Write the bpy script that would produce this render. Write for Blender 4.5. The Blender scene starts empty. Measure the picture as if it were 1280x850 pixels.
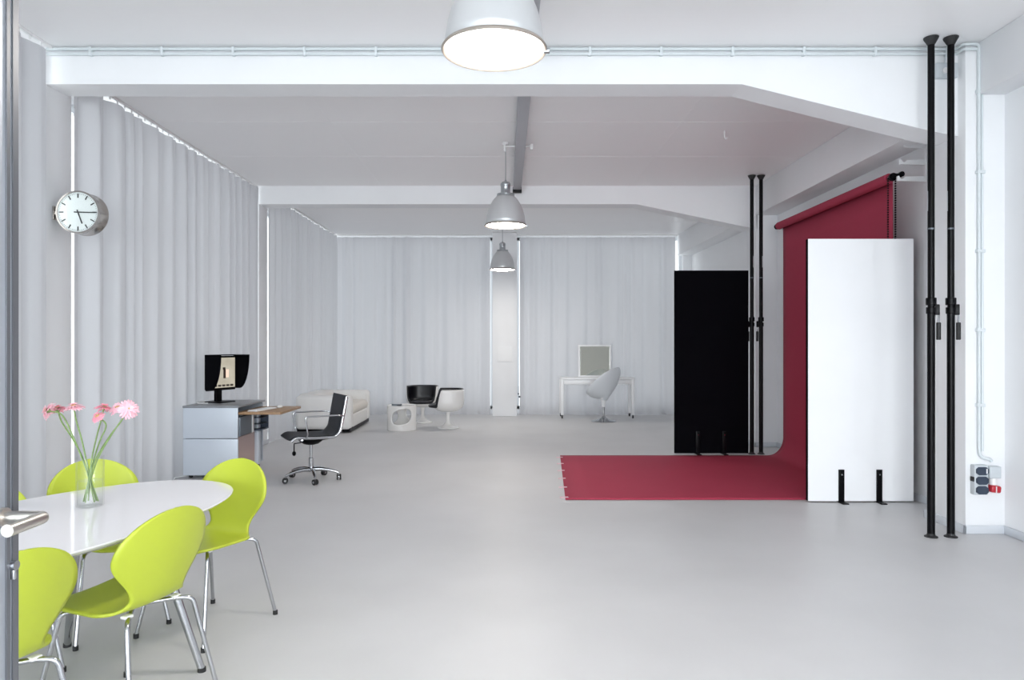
import bpy, bmesh, math, random
from mathutils import Vector, Matrix, Euler
PI = math.pi
rnd = random.Random(7)
SC = bpy.context.scene
COL = SC.collection

# ------------------------------------------------------------------ materials
def mat(name, col, rough=.5, metal=0., spec=.5, bump=0., bscale=20., var=0., vscale=3., emit=None, estr=0., coat=0., stretch=None, sheen=0.):
    m = bpy.data.materials.new(name); m.use_nodes = True
    nt = m.node_tree; b = nt.nodes['Principled BSDF']
    b.inputs['Base Color'].default_value = (*col, 1)
    b.inputs['Roughness'].default_value = rough
    b.inputs['Metallic'].default_value = metal
    b.inputs['Specular IOR Level'].default_value = spec
    b.inputs['Coat Weight'].default_value = coat
    b.inputs['Sheen Weight'].default_value = sheen
    if emit:
        b.inputs['Emission Color'].default_value = (*emit, 1); b.inputs['Emission Strength'].default_value = estr
    tc = nt.nodes.new('ShaderNodeTexCoord')
    src = tc.outputs['Object']
    if stretch:
        mp = nt.nodes.new('ShaderNodeMapping'); mp.inputs['Scale'].default_value = stretch
        nt.links.new(src, mp.inputs['Vector']); src = mp.outputs['Vector']
    if bump:
        n = nt.nodes.new('ShaderNodeTexNoise'); n.inputs['Scale'].default_value = bscale; n.inputs['Detail'].default_value = 4
        nt.links.new(src, n.inputs['Vector'])
        bp = nt.nodes.new('ShaderNodeBump'); bp.inputs['Strength'].default_value = bump; bp.inputs['Distance'].default_value = .01
        nt.links.new(n.outputs['Fac'], bp.inputs['Height']); nt.links.new(bp.outputs['Normal'], b.inputs['Normal'])
    if var:
        n2 = nt.nodes.new('ShaderNodeTexNoise'); n2.inputs['Scale'].default_value = vscale; n2.inputs['Detail'].default_value = 5
        nt.links.new(src, n2.inputs['Vector'])
        r = nt.nodes.new('ShaderNodeValToRGB')
        r.color_ramp.elements[0].position = .3; r.color_ramp.elements[1].position = .7
        r.color_ramp.elements[0].color = (*[c*(1-var) for c in col], 1); r.color_ramp.elements[1].color = (*[min(1, c*(1+var)) for c in col], 1)
        nt.links.new(n2.outputs['Fac'], r.inputs['Fac']); nt.links.new(r.outputs['Color'], b.inputs['Base Color'])
    return m

def glassy(name, tint=(1, 1, 1), rough=.02, ior=1.45, boost=1.):
    m = bpy.data.materials.new(name); m.use_nodes = True
    nt = m.node_tree; nt.nodes.clear()
    o = nt.nodes.new('ShaderNodeOutputMaterial'); mx = nt.nodes.new('ShaderNodeMixShader')
    t = nt.nodes.new('ShaderNodeBsdfTransparent'); g = nt.nodes.new('ShaderNodeBsdfGlossy'); f = nt.nodes.new('ShaderNodeLayerWeight'); f.inputs['Blend'].default_value = .5
    pw = nt.nodes.new('ShaderNodeMath'); pw.operation = 'POWER'; pw.inputs[1].default_value = 5.
    mu = nt.nodes.new('ShaderNodeMath'); mu.operation = 'MULTIPLY_ADD'; mu.use_clamp = True; mu.inputs[1].default_value = .6*boost; mu.inputs[2].default_value = ((ior-1)/(ior+1))**2
    t.inputs['Color'].default_value = (*tint, 1); g.inputs['Roughness'].default_value = rough
    nt.links.new(f.outputs['Facing'], pw.inputs[0]); nt.links.new(pw.outputs[0], mu.inputs[0]); nt.links.new(mu.outputs[0], mx.inputs[0])
    nt.links.new(t.outputs[0], mx.inputs[1]); nt.links.new(g.outputs[0], mx.inputs[2]); nt.links.new(mx.outputs[0], o.inputs[0])
    return m

def fabric_translucent(name, col, tcol, fac):
    m = bpy.data.materials.new(name); m.use_nodes = True
    nt = m.node_tree; nt.nodes.clear()
    o = nt.nodes.new('ShaderNodeOutputMaterial'); mx = nt.nodes.new('ShaderNodeMixShader')
    d = nt.nodes.new('ShaderNodeBsdfDiffuse'); t = nt.nodes.new('ShaderNodeBsdfTranslucent')
    tc = nt.nodes.new('ShaderNodeTexCoord'); mp = nt.nodes.new('ShaderNodeMapping'); mp.inputs['Scale'].default_value = (3, 3, 1)
    w = nt.nodes.new('ShaderNodeTexNoise'); w.inputs['Scale'].default_value = 260; w.inputs['Detail'].default_value = 2
    bp = nt.nodes.new('ShaderNodeBump'); bp.inputs['Strength'].default_value = .12; bp.inputs['Distance'].default_value = .002
    nt.links.new(tc.outputs['Object'], mp.inputs[0]); nt.links.new(mp.outputs[0], w.inputs['Vector'])
    nt.links.new(w.outputs['Fac'], bp.inputs['Height']); nt.links.new(bp.outputs[0], d.inputs['Normal'])
    d.inputs['Color'].default_value = (*col, 1); t.inputs['Color'].default_value = (*tcol, 1)
    mx.inputs[0].default_value = fac
    nt.links.new(d.outputs[0], mx.inputs[1]); nt.links.new(t.outputs[0], mx.inputs[2]); nt.links.new(mx.outputs[0], o.inputs[0])
    return m

M = dict(
    wall=mat('white_paint', (.835, .845, .86), .6, bump=.12, bscale=9, var=.015, vscale=2, spec=.3),
    ceil=mat('ceiling_paint', (.92, .915, .92), .38, bump=.10, bscale=3, stretch=(1, 8, 1), spec=.4),
    floor=mat('poured_floor', (.575, .573, .58), .42, bump=.05, bscale=1.6, var=.045, vscale=1.1, spec=.35),
    base=mat('cove_paint', (.62, .65, .69), .35, var=.02),
    curtain=fabric_translucent('curtain_cloth', (.56, .56, .58), (.66, .67, .70), .22),
    rail=mat('rail_white', (.8, .8, .8), .4),
    frame=mat('window_paint', (.75, .78, .8), .4),
    conduit=mat('grey_pvc', (.66, .71, .73), .4),
    alu=mat('aluminium', (.50, .53, .57), .4, metal=.6),
    doorgrey=mat('door_frame_grey', (.17, .175, .19), .35, metal=.5),
    gasket=mat('gasket_rubber', (.12, .12, .14), .6),
    steel=mat('brushed_steel', (.62, .58, .53), .28, metal=1., bump=.04, bscale=120, stretch=(1, .08, 1)),
    chrome=mat('chrome', (.52, .53, .55), .10, metal=1.),
    black=mat('black_metal', (.002, .002, .003), .36, spec=.14, bump=.02, bscale=90),
    rubber=mat('black_rubber', (.015, .015, .016), .6),
    blackpanel=mat('black_foam_board', (.003, .003, .0045), .95, spec=.05, bump=.05, bscale=90),
    whitepanel=mat('white_foam_board', (.89, .90, .915), .6, spec=.25, var=.01),
    lime=mat('lime_lacquer', (.47, .55, .045), .36, var=.02, vscale=4, spec=.45),
    table=mat('white_laminate', (.84, .83, .86), .10, spec=.5, coat=.3),
    magenta=mat('crimson_paper', (.38, .044, .082), .75, spec=.2, var=.03, vscale=1.5),
    lampshell=mat('lamp_aluminium', (.62, .63, .64), .33, metal=.45, bump=.04, bscale=12),
    lampcap=mat('lamp_cap_metal', (.42, .44, .46), .3, metal=.8),
    glow=mat('lamp_glow', (1, .98, .95), .5, emit=(1, .93, .84), estr=34),
    lampglass=mat('lamp_lens', (.9, .9, .9), .3, emit=(1, .94, .86), estr=34),
    rim=mat('lamp_rim', (.36, .32, .28), .4, metal=.4),
    desk=mat('silver_blue_steel', (.60, .65, .72), .38, metal=.15, var=.01),
    desktop=mat('grey_desk_top', (.25, .26, .28), .35),
    drawer=mat('slate_metal', (.14, .16, .185), .4, metal=.2),
    brownp=mat('brown_panel_pink_bounce', (.50, .37, .34), .45),  # brown panel, with reflected pink light put into its base colour
    wood=mat('oak_board', (.36, .22, .12), .45, var=.18, vscale=8, stretch=(9, 1, 1)),
    mesh=mat('black_netweave', (.018, .021, .028), .65, bump=.3, bscale=150),
    leather=mat('white_cotton_cover', (.86, .85, .83), .8, bump=.10, bscale=14, spec=.2),
    cushion=mat('cream_cushion_cover', (.80, .76, .70), .85, bump=.12, bscale=12, spec=.2),
    gloss=mat('white_gloss_fibreglass', (.82, .81, .79), .16, coat=.4),
    blackpad=mat('black_leatherette', (.006, .006, .009), .35, bump=.05, bscale=50),
    eggwhite=mat('pale_grey_shell', (.66, .69, .72), .45),
    lacq=mat('white_lacquer', (.83, .84, .85), .3),
    mirror=mat('mirror_glass', (.86, .88, .78), .03, metal=1.),
    creamp=mat('cream_sheet', (.62, .64, .52), .5),
    pinkp=mat('gerbera_petal', (.86, .36, .45), .6, var=.15, vscale=40),
    pinkl=mat('gerbera_petal_pale', (.90, .52, .60), .6, var=.12, vscale=40),
    stem=mat('flower_stem', (.17, .27, .08), .5, var=.12, vscale=20),
    calyx=mat('flower_calyx', (.20, .28, .10), .6),
    disc=mat('flower_disc', (.55, .38, .14), .8, bump=.5, bscale=300),
    plastic=mat('white_plastic', (.80, .80, .80), .3),
    greyplastic=mat('pale_grey_plastic', (.55, .59, .62), .45),
    navy=mat('navy_socket_lid', (.03, .045, .075), .45),
    red=mat('red_plug', (.45, .02, .035), .35),
    dial=mat('clock_dial', (.92, .93, .93), .4),
    ink=mat('black_print', (.02, .02, .02), .5),
    steelclock=mat('clock_steel', (.52, .49, .46), .25, metal=1.),
    paper=mat('paper_sheet', (.84, .85, .86), .6),
    tape=mat('pink_tape', (.72, .50, .55), .4),
    screen=None, glass=glassy('window_glass', (.97, .985, .98)), vase=glassy('vase_glass', (.99, .995, .992), .01, 1.5, 1.), water=glassy('water', (.98, .99, .985), .02, 1.33, .6),
)
def screen_mat():
    # a picture on the monitor: beige interior view with a dark doorway and a thumbnail strip
    m = bpy.data.materials.new('monitor_picture'); m.use_nodes = True
    nt = m.node_tree; b = nt.nodes['Principled BSDF']; b.inputs['Base Color'].default_value = (.02, .02, .02, 1); b.inputs['Roughness'].default_value = .25
    tc = nt.nodes.new('ShaderNodeTexCoord'); n = nt.nodes.new('ShaderNodeTexNoise'); n.inputs['Scale'].default_value = 6; n.inputs['Detail'].default_value = 3
    r = nt.nodes.new('ShaderNodeValToRGB'); r.color_ramp.elements[0].color = (.20, .18, .14, 1); r.color_ramp.elements[1].color = (.42, .39, .32, 1)
    nt.links.new(tc.outputs['Object'], n.inputs['Vector']); nt.links.new(n.outputs['Fac'], r.inputs['Fac'])
    nt.links.new(r.outputs['Color'], b.inputs['Emission Color']); b.inputs['Emission Strength'].default_value = .9
    return m
M['screen'] = screen_mat()
M['screen_dark'] = mat('screen_dark_area', (.02, .02, .02), .3, emit=(.03, .02, .015), estr=.5)
M['screen_pink'] = mat('screen_pale_area', (.02, .02, .02), .3, emit=(.62, .45, .36), estr=.9)

# ------------------------------------------------------------------ mesh helpers
class MB:
    def __init__(s): s.bm = bmesh.new()
    def box(s, x0, x1, y0, y1, z0, z1, bev=0., seg=3, rot=None, piv=None):
        v0 = set(s.bm.verts)
        r = bmesh.ops.create_cube(s.bm, size=1.)
        vs = r['verts']
        for v in vs:
            v.co = Vector(((x0+x1)/2+v.co.x*(x1-x0), (y0+y1)/2+v.co.y*(y1-y0), (z0+z1)/2+v.co.z*(z1-z0)))
        if bev > 0:
            es = list({e for v in vs for e in v.link_edges})
            bmesh.ops.bevel(s.bm, geom=es, offset=bev, segments=seg, affect='EDGES', profile=.5)
        if rot is not None:
            new = [v for v in s.bm.verts if v not in v0]
            p = Vector(piv) if piv else Vector(((x0+x1)/2, (y0+y1)/2, (z0+z1)/2))
            R = Euler(rot).to_matrix()
            for v in new: v.co = p + R @ (v.co-p)
        return s
    def lathe(s, prof, c=(0, 0, 0), n=40, axis='Z', cap0=False, cap1=False, sx=1., sy=1.):
        rings = []
        for r, z in prof:
            ring = []
            for i in range(n):
                a = 2*PI*i/n
                p = (r*math.cos(a)*sx, r*math.sin(a)*sy, z)
                if axis == 'X': p = (p[2], p[0], p[1])
                if axis == 'Y': p = (p[1], p[2], p[0])
                ring.append(s.bm.verts.new((p[0]+c[0], p[1]+c[1], p[2]+c[2])))
            rings.append(ring)
        for a, b in zip(rings, rings[1:]):
            for i in range(n):
                s.bm.faces.new((a[i], a[(i+1) % n], b[(i+1) % n], b[i]))
        if cap0: s.bm.faces.new(list(reversed(rings[0])))
        if cap1: s.bm.faces.new(rings[-1])
        return s
    def cyl(s, c, r, h, n=32, axis='Z', r2=None, bev=0.):
        r2 = r if r2 is None else r2
        if bev: prof = [(r-bev, 0), (r, bev), (r2, h-bev), (r2-bev, h)]
        else: prof = [(r, 0), (r2, h)]
        return s.lathe(prof, c, n, axis, True, True)
    def tube(s, pts, r, n=12, closed=False, radii=None, flat=1.):
        pts = [Vector(p) for p in pts]; N = len(pts); rings = []
        up = None
        for i, p in enumerate(pts):
            if closed: t = pts[(i+1) % N]-pts[i-1]
            else: t = pts[min(i+1, N-1)]-pts[max(i-1, 0)]
            t.normalize()
            if up is None:
                up = Vector((0, 0, 1)) if abs(t.z) < .9 else Vector((0, 1, 0))
                up = (up-t*up.dot(t)).normalized()
            else:
                up = (up-t*up.dot(t)); up.normalize()
            sd = t.cross(up)
            rr = radii[i] if radii else r
            rings.append([s.bm.verts.new(p+(sd*math.cos(2*PI*k/n)+up*math.sin(2*PI*k/n)*flat)*rr) for k in range(n)])
        for i in range(N if closed else N-1):
            a, b = rings[i], rings[(i+1) % N]
            for k in range(n): s.bm.faces.new((a[k], a[(k+1) % n], b[(k+1) % n], b[k]))
        if not closed:
            s.bm.faces.new(list(reversed(rings[0]))); s.bm.faces.new(rings[-1])
        return s
    def grid(s, f, nu, nv, wrapu=False):
        g = [[s.bm.verts.new(f(i/(nu if wrapu else nu-1), j/(nv-1))) for i in range(nu)] for j in range(nv)]
        for j in range(nv-1):
            for i in range(nu if wrapu else nu-1):
                k = (i+1) % nu
                s.bm.faces.new((g[j][i], g[j][k], g[j+1][k], g[j+1][i]))
        return g
    def prism(s, pts, axis, a, b):
        def P(u, v, w):
            return {'X': (w, u, v), 'Y': (u, w, v), 'Z': (u, v, w)}[axis]
        A = [s.bm.verts.new(P(u, v, a)) for u, v in pts]; B = [s.bm.verts.new(P(u, v, b)) for u, v in pts]
        n = len(pts)
        for i in range(n): s.bm.faces.new((A[i], A[(i+1) % n], B[(i+1) % n], B[i]))
        s.bm.faces.new(list(reversed(A))); s.bm.faces.new(B)
        return s
    def sphere(s, c, r, sc=(1, 1, 1), u=16, v=10):
        rr = bmesh.ops.create_uvsphere(s.bm, u_segments=u, v_segments=v, radius=r)
        for w in rr['verts']: w.co = Vector((w.co.x*sc[0]+c[0], w.co.y*sc[1]+c[1], w.co.z*sc[2]+c[2]))
        return s
    def xf(s, mtx):
        bmesh.ops.transform(s.bm, matrix=mtx, verts=s.bm.verts); return s
    def build(s, name, m, parent=None, smooth=True, solid=0., off=0., kind=None, label=None, angle=40):
        bmesh.ops.recalc_face_normals(s.bm, faces=s.bm.faces)
        me = bpy.data.meshes.new(name); s.bm.to_mesh(me); s.bm.free()
        me.materials.append(m)
        if smooth:
            me.polygons.foreach_set('use_smooth', [True]*len(me.polygons))
            try: me.set_sharp_from_angle(angle=math.radians(angle))
            except Exception: pass
        o = bpy.data.objects.new(name, me); COL.objects.link(o)
        if parent: o.parent = parent
        if solid:
            md = o.modifiers.new('thickness', 'SOLIDIFY'); md.thickness = solid; md.offset = off
        if kind: o['kind'] = kind
        if label: o['label'] = label
        return o

def fillet(pts, r, n=6):
    pts = [Vector(p) for p in pts]; out = [pts[0]]
    for i in range(1, len(pts)-1):
        a, b, c = pts[i-1], pts[i], pts[i+1]
        rr = min(r, (a-b).length*.48, (c-b).length*.48)
        p = b+(a-b).normalized()*rr; q = b+(c-b).normalized()*rr
        for k in range(n+1):
            t = k/n; out.append(p*(1-t)**2+b*2*t*(1-t)+q*t*t)
    out.append(pts[-1]); return out

def thing(name, label, cat, loc=(0, 0, 0), head=None, group=None, rz=0.):
    o = bpy.data.objects.new(name, None); COL.objects.link(o)
    o.empty_display_size = .1
    if head: rz = math.atan2(-head[0], head[1])
    o.location = loc; o.rotation_euler = (0, 0, rz)
    tag(o, label, cat, group); return o
def tag(o, label, cat, group=None):
    o['label'] = label; o['category'] = cat
    if group: o['group'] = group
    return o
def kids(o): return [c for c in ALLK if c.parent == o] if False else list(o.children)
def copy_tree(o, parent=None):
    c = o.copy(); COL.objects.link(c); c.parent = parent
    for ch in kids(o): copy_tree(ch, c)
    return c
def dup(o, loc, label, head=None, rz=None, group=None):
    c = copy_tree(o); c.location = loc; c['label'] = label
    if head: rz = math.atan2(-head[0], head[1])
    if rz is not None: c.rotation_euler = (0, 0, rz)
    if group: c['group'] = group
    return c
def struct(name, mb, m, parent=None, **k):
    o = mb.build(name, m, parent, kind='structure' if parent is None else None, **k); return o

# ------------------------------------------------------------------ the room
ZC1, ZC2 = 3.74, 3.65
XL, XR, YB, YF = -3.95, 3.80, 14.5, -7.0
struct('floor', MB().box(XL-.1, XR+.2, YF-.1, YB+.3, -.2, 0), M['floor'], smooth=False)
c = MB(); c.box(XL-.1, XR+.2, YF-.1, 5.6, ZC1, ZC1+.3); c.box(XL-.1, XR+.2, 5.6, YB+.3, ZC2, ZC2+.3)
# shallow joints between the ceiling slabs
struct('ceiling', c, M['ceil'], smooth=False)
tj = MB()
for y in (2.6, 4.4): tj.box(-3.5, 3.5, y, y+.012, ZC1-.0015, ZC1+.01)
for y in (7.0, 8.3, 11.4, 12.8): tj.box(-3.5, 3.5, y, y+.014, ZC2-.0015, ZC2+.01)
for y0, y1, x in ((5.8, 9.8, 1.75), (5.8, 9.8, -1.75)): tj.box(x, x+.012, y0, y1, ZC2-.0015, ZC2+.01)
struct('trim_1', tj, M['ceil'], smooth=False)

# left side: columns and full-height windows between them
def column(x0, x1, y0, y1, z1):
    struct('column', MB().box(x0, x1, y0, y1, 0, z1, .012, 2), M['wall'])
column(XL, -3.56, 5.45, 5.78, ZC1); column(XL, -3.45, 9.85, 10.2, ZC2); column(XL, -3.56, .9, 1.25, ZC1)
column(3.5, XR+.05, 5.36, 5.85, ZC1); column(3.5, XR+.05, 9.85, 10.22, ZC2); column(3.5, XR+.05, .9, 1.3, ZC1)
column(-.262, .228, 13.97, 14.35, ZC2)
def window(n, axis, pos, a, b, z0=.10, z1=3.60, mull=1, sgn=1):
    f = MB(); w = .06; d0, d1 = pos-.03, pos+.03
    def bx(m, u0, u1, w0, w1, e0=d0, e1=d1):
        if axis == 'X': m.box(e0, e1, u0, u1, w0, w1)
        else: m.box(u0, u1, e0, e1, w0, w1)
    bx(f, a, b, z0, z0+w); bx(f, a, b, z1-w, z1); bx(f, a, a+w, z0, z1); bx(f, b-w, b, z0, z1)
    for k in range(mull):
        u = a+(b-a)*(k+1)/(mull+1); bx(f, u-.025, u+.025, z0, z1)
    fr = struct('window_%d' % n, f, M['frame'], smooth=False)
    g = MB(); bx(g, a+w, b-w, z0+w, z1-w, pos-.004, pos+.004)
    g.build('pane', M['glass'], fr, smooth=False)
wl = MB()
wl.box(XL-.1, XL+.06, YF, .9, 0, ZC1)
for y0, y1, zc in ((1.25, 5.45, ZC1), (5.78, 9.85, ZC2), (10.2, YB, ZC2)):
    wl.box(XL-.1, XL+.06, y0, y1, 0, .10); wl.box(XL-.1, XL+.06, y0, y1, 3.60, zc)
struct('wall_left', wl, M['wall'], smooth=False)
window(2, 'X', XL, 1.25, 5.45); window(3, 'X', XL, 5.78, 9.85); window(4, 'X', XL, 10.2, YB)
wb = MB(); wb.box(XL-.1, XR+.2, YB-.06, YB+.1, 0, .1); wb.box(XL-.1, XR+.2, YB-.06, YB+.1, 3.62, ZC2)
wb.box(-.25, .22, 14.35, YB+.1, 0, ZC2); wb.box(3.62, XR+.2, 14.38, YB+.1, 0, ZC2)
struct('wall_back', wb, M['wall'], smooth=False)
window(5, 'Y', YB, XL+.03, -.25, z1=3.62); window(6, 'Y', YB, .22, 3.62, z1=3.62)
wr = MB(); wr.box(XR, XR+.2, YF, YB+.1, 0, ZC1)
struct('wall_right', wr, M['wall'], smooth=False)
li = MB()
li.box(3.5, XR+.01, 10.22, 14.38, 3.24, ZC2, .008, 2); li.box(3.5, XR+.01, 5.85, 9.85, 3.24, ZC2, .008, 2)
struct('lintel', li, M['wall']); 
struct('lintel', MB().box(3.60, XR+.01, 1.3, 5.36, 3.34, ZC1, .008, 2), M['wall'])
wf = MB(); wf.box(XL-.1, XR+.2, YF-.1, YF, 0, .25); wf.box(XL-.1, XR+.2, YF-.1, YF, 3.45, ZC1); wf.box(XL-.1, XL+.4, YF-.1, YF, .25, 3.45); wf.box(XR-.35, XR+.2, YF-.1, YF, .25, 3.45)
window(1, 'Y', YF-.05, XL+.4, XR-.35, .25, 3.45, 3)  # unseen window behind the camera, put in for more frontal light
struct('wall_front', wf, M['wall'], smooth=False)
# beams with a haunch at the right end
def beam(y0, y1, ztop, zb, xl):
    struct('beam', MB().prism([(xl, ztop), (3.52, ztop), (3.52, 3.05), (3.30, 3.09), (1.83, zb), (xl, zb)], 'Y', y0, y1), M['wall'], smooth=False)
beam(5.45, 5.72, ZC1, 3.455, -3.58); beam(9.85, 10.14, ZC2, 3.395, -3.58)
beam(1.0, 1.27, ZC1, 3.455, -3.58)
# coved skirting on the right and around the columns
def skirt(name, segs):
    m = MB()
    for x0, x1, y0, y1 in segs: m.box(x0, x1, y0, y1, 0, .065, .006, 2)
    struct(name, m, M['base'])
skirt('baseboard_right', [(3.782, 3.80, 1.3, 5.36), (3.782, 3.80, 5.85, 9.85), (3.782, 3.80, 10.22, 14.4), (3.482, 3.5, 5.342, 5.868), (3.482, 3.80, 5.342, 5.36),
      (3.482, 3.80, 5.85, 5.868), (3.482, 3.5, 9.832, 10.24), (3.482, 3.80, 9.832, 9.85), (3.482, 3.80, 10.22, 10.24)])
skirt('baseboard_left', [(-3.56, -3.542, 5.44, 5.79), (-3.45, -3.432, 9.84, 10.21), (-3.9, -3.542, 5.432, 5.45)])
skirt('baseboard_back', [(3.5, 3.8, 14.36, 14.378)])
# glazed partition beside the open door, behind the photograph's edge
pf = MB()
for x0, x1 in ((-3.9, -1.02), (2.6, 3.8)):
    pf.box(x0, x1, .36, .42, 0, .08); pf.box(x0, x1, .36, .42, 2.35, 2.43); pf.box(x0, x0+.06, .36, .42, .08, 2.35); pf.box(x1-.06, x1, .36, .42, .08, 2.35)
pf.box(-1.02, 2.6, .36, .42, 2.35, 2.43)
po = struct('window_7', pf, M['doorgrey'], smooth=False)
pg = MB()
for x0, x1 in ((-3.84, -1.08), (2.66, 3.74)): pg.box(x0, x1, .385, .395, .08, 2.35)
pg.box(-3.9, 3.8, .385, .395, 2.43, ZC1)
pg.build('pane', M['glass'], po, smooth=False)

# open door leaf at the left edge of the picture
XD = -.925
d = MB(); d.box(XD-.045, XD, 1.262, 1.335, .02, 2.35); d.box(XD-.045, XD, .43, .50, .02, 2.35)
d.box(XD-.045, XD, .50, 1.262, .02, .12); d.box(XD-.045, XD, .50, 1.262, 2.27, 2.35)
d.box(XD-.055, XD-.045, 1.27, 1.350, .02, 2.35)
door = struct('door_1', d, M['alu'], smooth=False)
g = MB(); g.box(XD, XD+.0035, 1.301, 1.310, .02, 2.35); g.box(XD, XD+.003, 1.318, 1.333, .02, 2.35); g.box(XD, XD+.004, 1.262, 1.267, .12, 2.27)
g.build('gasket', M['doorgrey'], door, smooth=False)
g = MB(); g.box(XD-.03, XD-.022, .50, 1.262, .12, 2.27); g.build('pane', M['glass'], door, smooth=False)
zh = 1.131
h = MB()
h.cyl((XD, 1.292, zh), .017, .008, axis='X')
h.tube(fillet([(XD, 1.292, zh), (XD+.078, 1.292, zh), (XD+.078, 1.196, zh)], .010, 6), .0112, 16)
h.build('door_handle', M['steel'], door)
h = MB(); h.cyl((XD, 1.315, 1.035), .009, .012, axis='X'); h.box(XD, XD+.010, 1.311, 1.319, 1.008, 1.035, .003); h.build('lock_cylinder', M['chrome'], door)

# ------------------------------------------------------------------ curtains
def curtain(name, p0, p1, z0, z1, seed, label, amp=.05, wl=.26, endlift=0):
    r = random.Random(seed)
    p0 = Vector(p0); p1 = Vector(p1); L = (p1-p0).length; t = (p1-p0)/L; nrm = Vector((-t.y, t.x))
    # irregular fold phase
    K = max(3, int(L/wl)); ws = [r.uniform(.55, 1.6) for _ in range(K)]; tot = sum(ws); cum = [0]
    for w in ws: cum.append(cum[-1]+w/tot*L)
    am = [r.uniform(.45, 1.1) for _ in range(K+1)]; sk = [r.uniform(-.25, .25) for _ in range(K+1)]
    ph = [r.uniform(0, 6.28) for _ in range(6)]
    def off(s, z):
        zz = (z-z0)/(z1-z0)
        s2 = min(max(s+.02*math.sin(zz*2.2+ph[0])*math.sin(s*1.3+ph[1])*(1-zz), 0), L-1e-6)
        k = 0
        while cum[k+1] < s2: k += 1
        u = (s2-cum[k])/(cum[k+1]-cum[k]); A = am[k]*(1-u)+am[k+1]*u
        v = math.sin(2*PI*u)+.32*math.sin(4*PI*u+ph[2]+k)
        small = .10*math.sin(s2*2*PI/.13+ph[3]+math.sin(s2*3)*1.5)*(.2+.8*zz**4)
        soft = 1-.35*math.exp(-((1-zz)/.05)**2)
        rp = min(s/.12, 1, max(L-s, 0)/.12)
        return rp*amp*(A*v*soft+small) + rp*amp*.5*math.sin(s*.9+ph[4])
    nu = int(L/.016)+2; nv = 22
    def f(u, v):
        z = z0+(z1-z0)*v; s = L*u
        o = off(s, z); xy = p0+t*s+nrm*o
        return (xy.x, xy.y, z)
    m = MB(); m.grid(f, nu, nv)
    o = m.build(name, M['curtain'], None, angle=180)
    tag(o, label, 'curtain', 'floor length white curtains'); 
    return o
curtain('curtain', (-3.50, 1.32), (-3.50, 5.36), .004, ZC1-.05, 1, 'white curtain at the left edge, between the door frame and the clock column', .045)
curtain('curtain', (-3.55, 5.79), (-3.455, 9.82), .004, ZC2-.032, 2, 'long white curtain behind the desk, running from clock column to second column', .05)
curtain('curtain', (-3.455, 10.26), (-3.425, 14.26), .004, ZC2-.032, 3, 'white side curtain behind the white sofa, beyond the second column', .05)
curtain('curtain', (-3.415, 14.27), (-.31, 14.27), .004, ZC2-.05, 4, 'white end wall curtain behind the white cup chairs, left of the slim pillar', .032, .3)
curtain('curtain', (.285, 14.27), (3.44, 14.27), .004, ZC2-.05, 5, 'white end wall curtain behind the dressing table, right of the slim pillar', .032, .3)
for i, (a, b, vert, zc) in enumerate(((1.28, 5.44, 1, ZC1), (5.79, 9.84, 1, ZC2), (10.21, 14.2, 1, ZC2), (-3.5, -.27, 0, ZC2), (.24, 3.49, 0, ZC2))):
    m = MB()
    xc = -3.50 if a < 5 else (-3.49 if a < 10 else -3.44)
    if vert: m.box(xc-.012, xc+.012, a, b, zc-.022, zc-.001)
    else: m.box(a, b, 14.26, 14.285, zc-.022, zc-.001)
    n = int((b-a)/.12)
    for k in range(n):
        u = a+.06+k*.12
        if vert: m.box(xc-.004, xc+.004, u-.006, u+.006, zc-.05, zc-.02)
        else: m.box(u-.006, u+.006, 14.268, 14.276, zc-.055, zc-.02)
    struct('trim_%d' % (i+2), m, M['rail'], smooth=False)

# ------------------------------------------------------------------ conduits on the beam and the socket set
t = thing('cable_conduit', 'pale grey twin conduit clipped along the top of the front beam', 'conduit', (0, 5.43, 3.7))
for k, (z, y) in enumerate(((.018, 0.0), (-.018, 0.0))):
    pts = fillet([(-3.54, y, z), (3.475, y, z), (3.475, y-.09, z), (3.575, y-.09, z)], .02)
    MB().tube(pts, .0115, 10).build('tube', M['conduit'], t)
for k in range(13):
    x = -3.2+k*.55
    MB().box(x-.011, x+.011, -.016, .02, -.034, .034, .004, 2).build('clip', M['conduit'], t)
t = thing('cable_conduit', 'pale grey conduit running down the right column to the sockets', 'conduit', (3.585, 5.345, 0))
MB().tube(fillet([(-.012, 0, 3.718), (.008, 0, 3.71), (.010, 0, .66), (.015, 0, .60), (.045, -.005, .575), (.085, -.01, .572), (.098, -.01, .555)], .03), .0125, 10).build('tube', M['conduit'], t)
MB().tube([(.035, .005, 3.66), (.035, .0, .63)], .009, 8).build('tube', M['conduit'], t)
for z in (3.36, 2.75, 2.15, 1.55, .98):
    MB().box(-.012, .052, -.014, .014, z-.012, z+.012, .003, 2).build('clip', M['conduit'], t)

t = thing('socket_box', 'white box of three dark hinged power sockets with a grey box and red plug', 'socket', (3.535, 5.36, .305))
MB().box(.0, .105, -.055, 0, 0, .225, .008, 3).build('housing', M['greyplastic'], t)
for k in range(3):
    z = .038+k*.072
    pts = [(.053+.044*x, z+.030*y) for x, y in ((-1, -.5), (-.6, -1), (.6, -1), (1, -.5), (1, .5), (.6, 1), (-.6, 1), (-1, .5))]
    lid = MB().prism(pts, 'Y', -.069, -.055).build('socket_lid', M['navy'], t, smooth=False)
    if k == 2: MB().box(.078, .087, -.072, -.069, z-.018, z+.018).build('sticker', M['plastic'], lid, smooth=False)
MB().box(-.006, .006, -.05, -.01, .10, .135, .003).build('switch', M['rubber'], t)
MB().box(.112, .20, -.06, 0, .125, .215, .008, 3).build('junction_box', M['greyplastic'], t)
MB().cyl((.155, -.03, .075), .028, .05, 24, r2=.024).build('plug_neck', M['plastic'], t)
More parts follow.
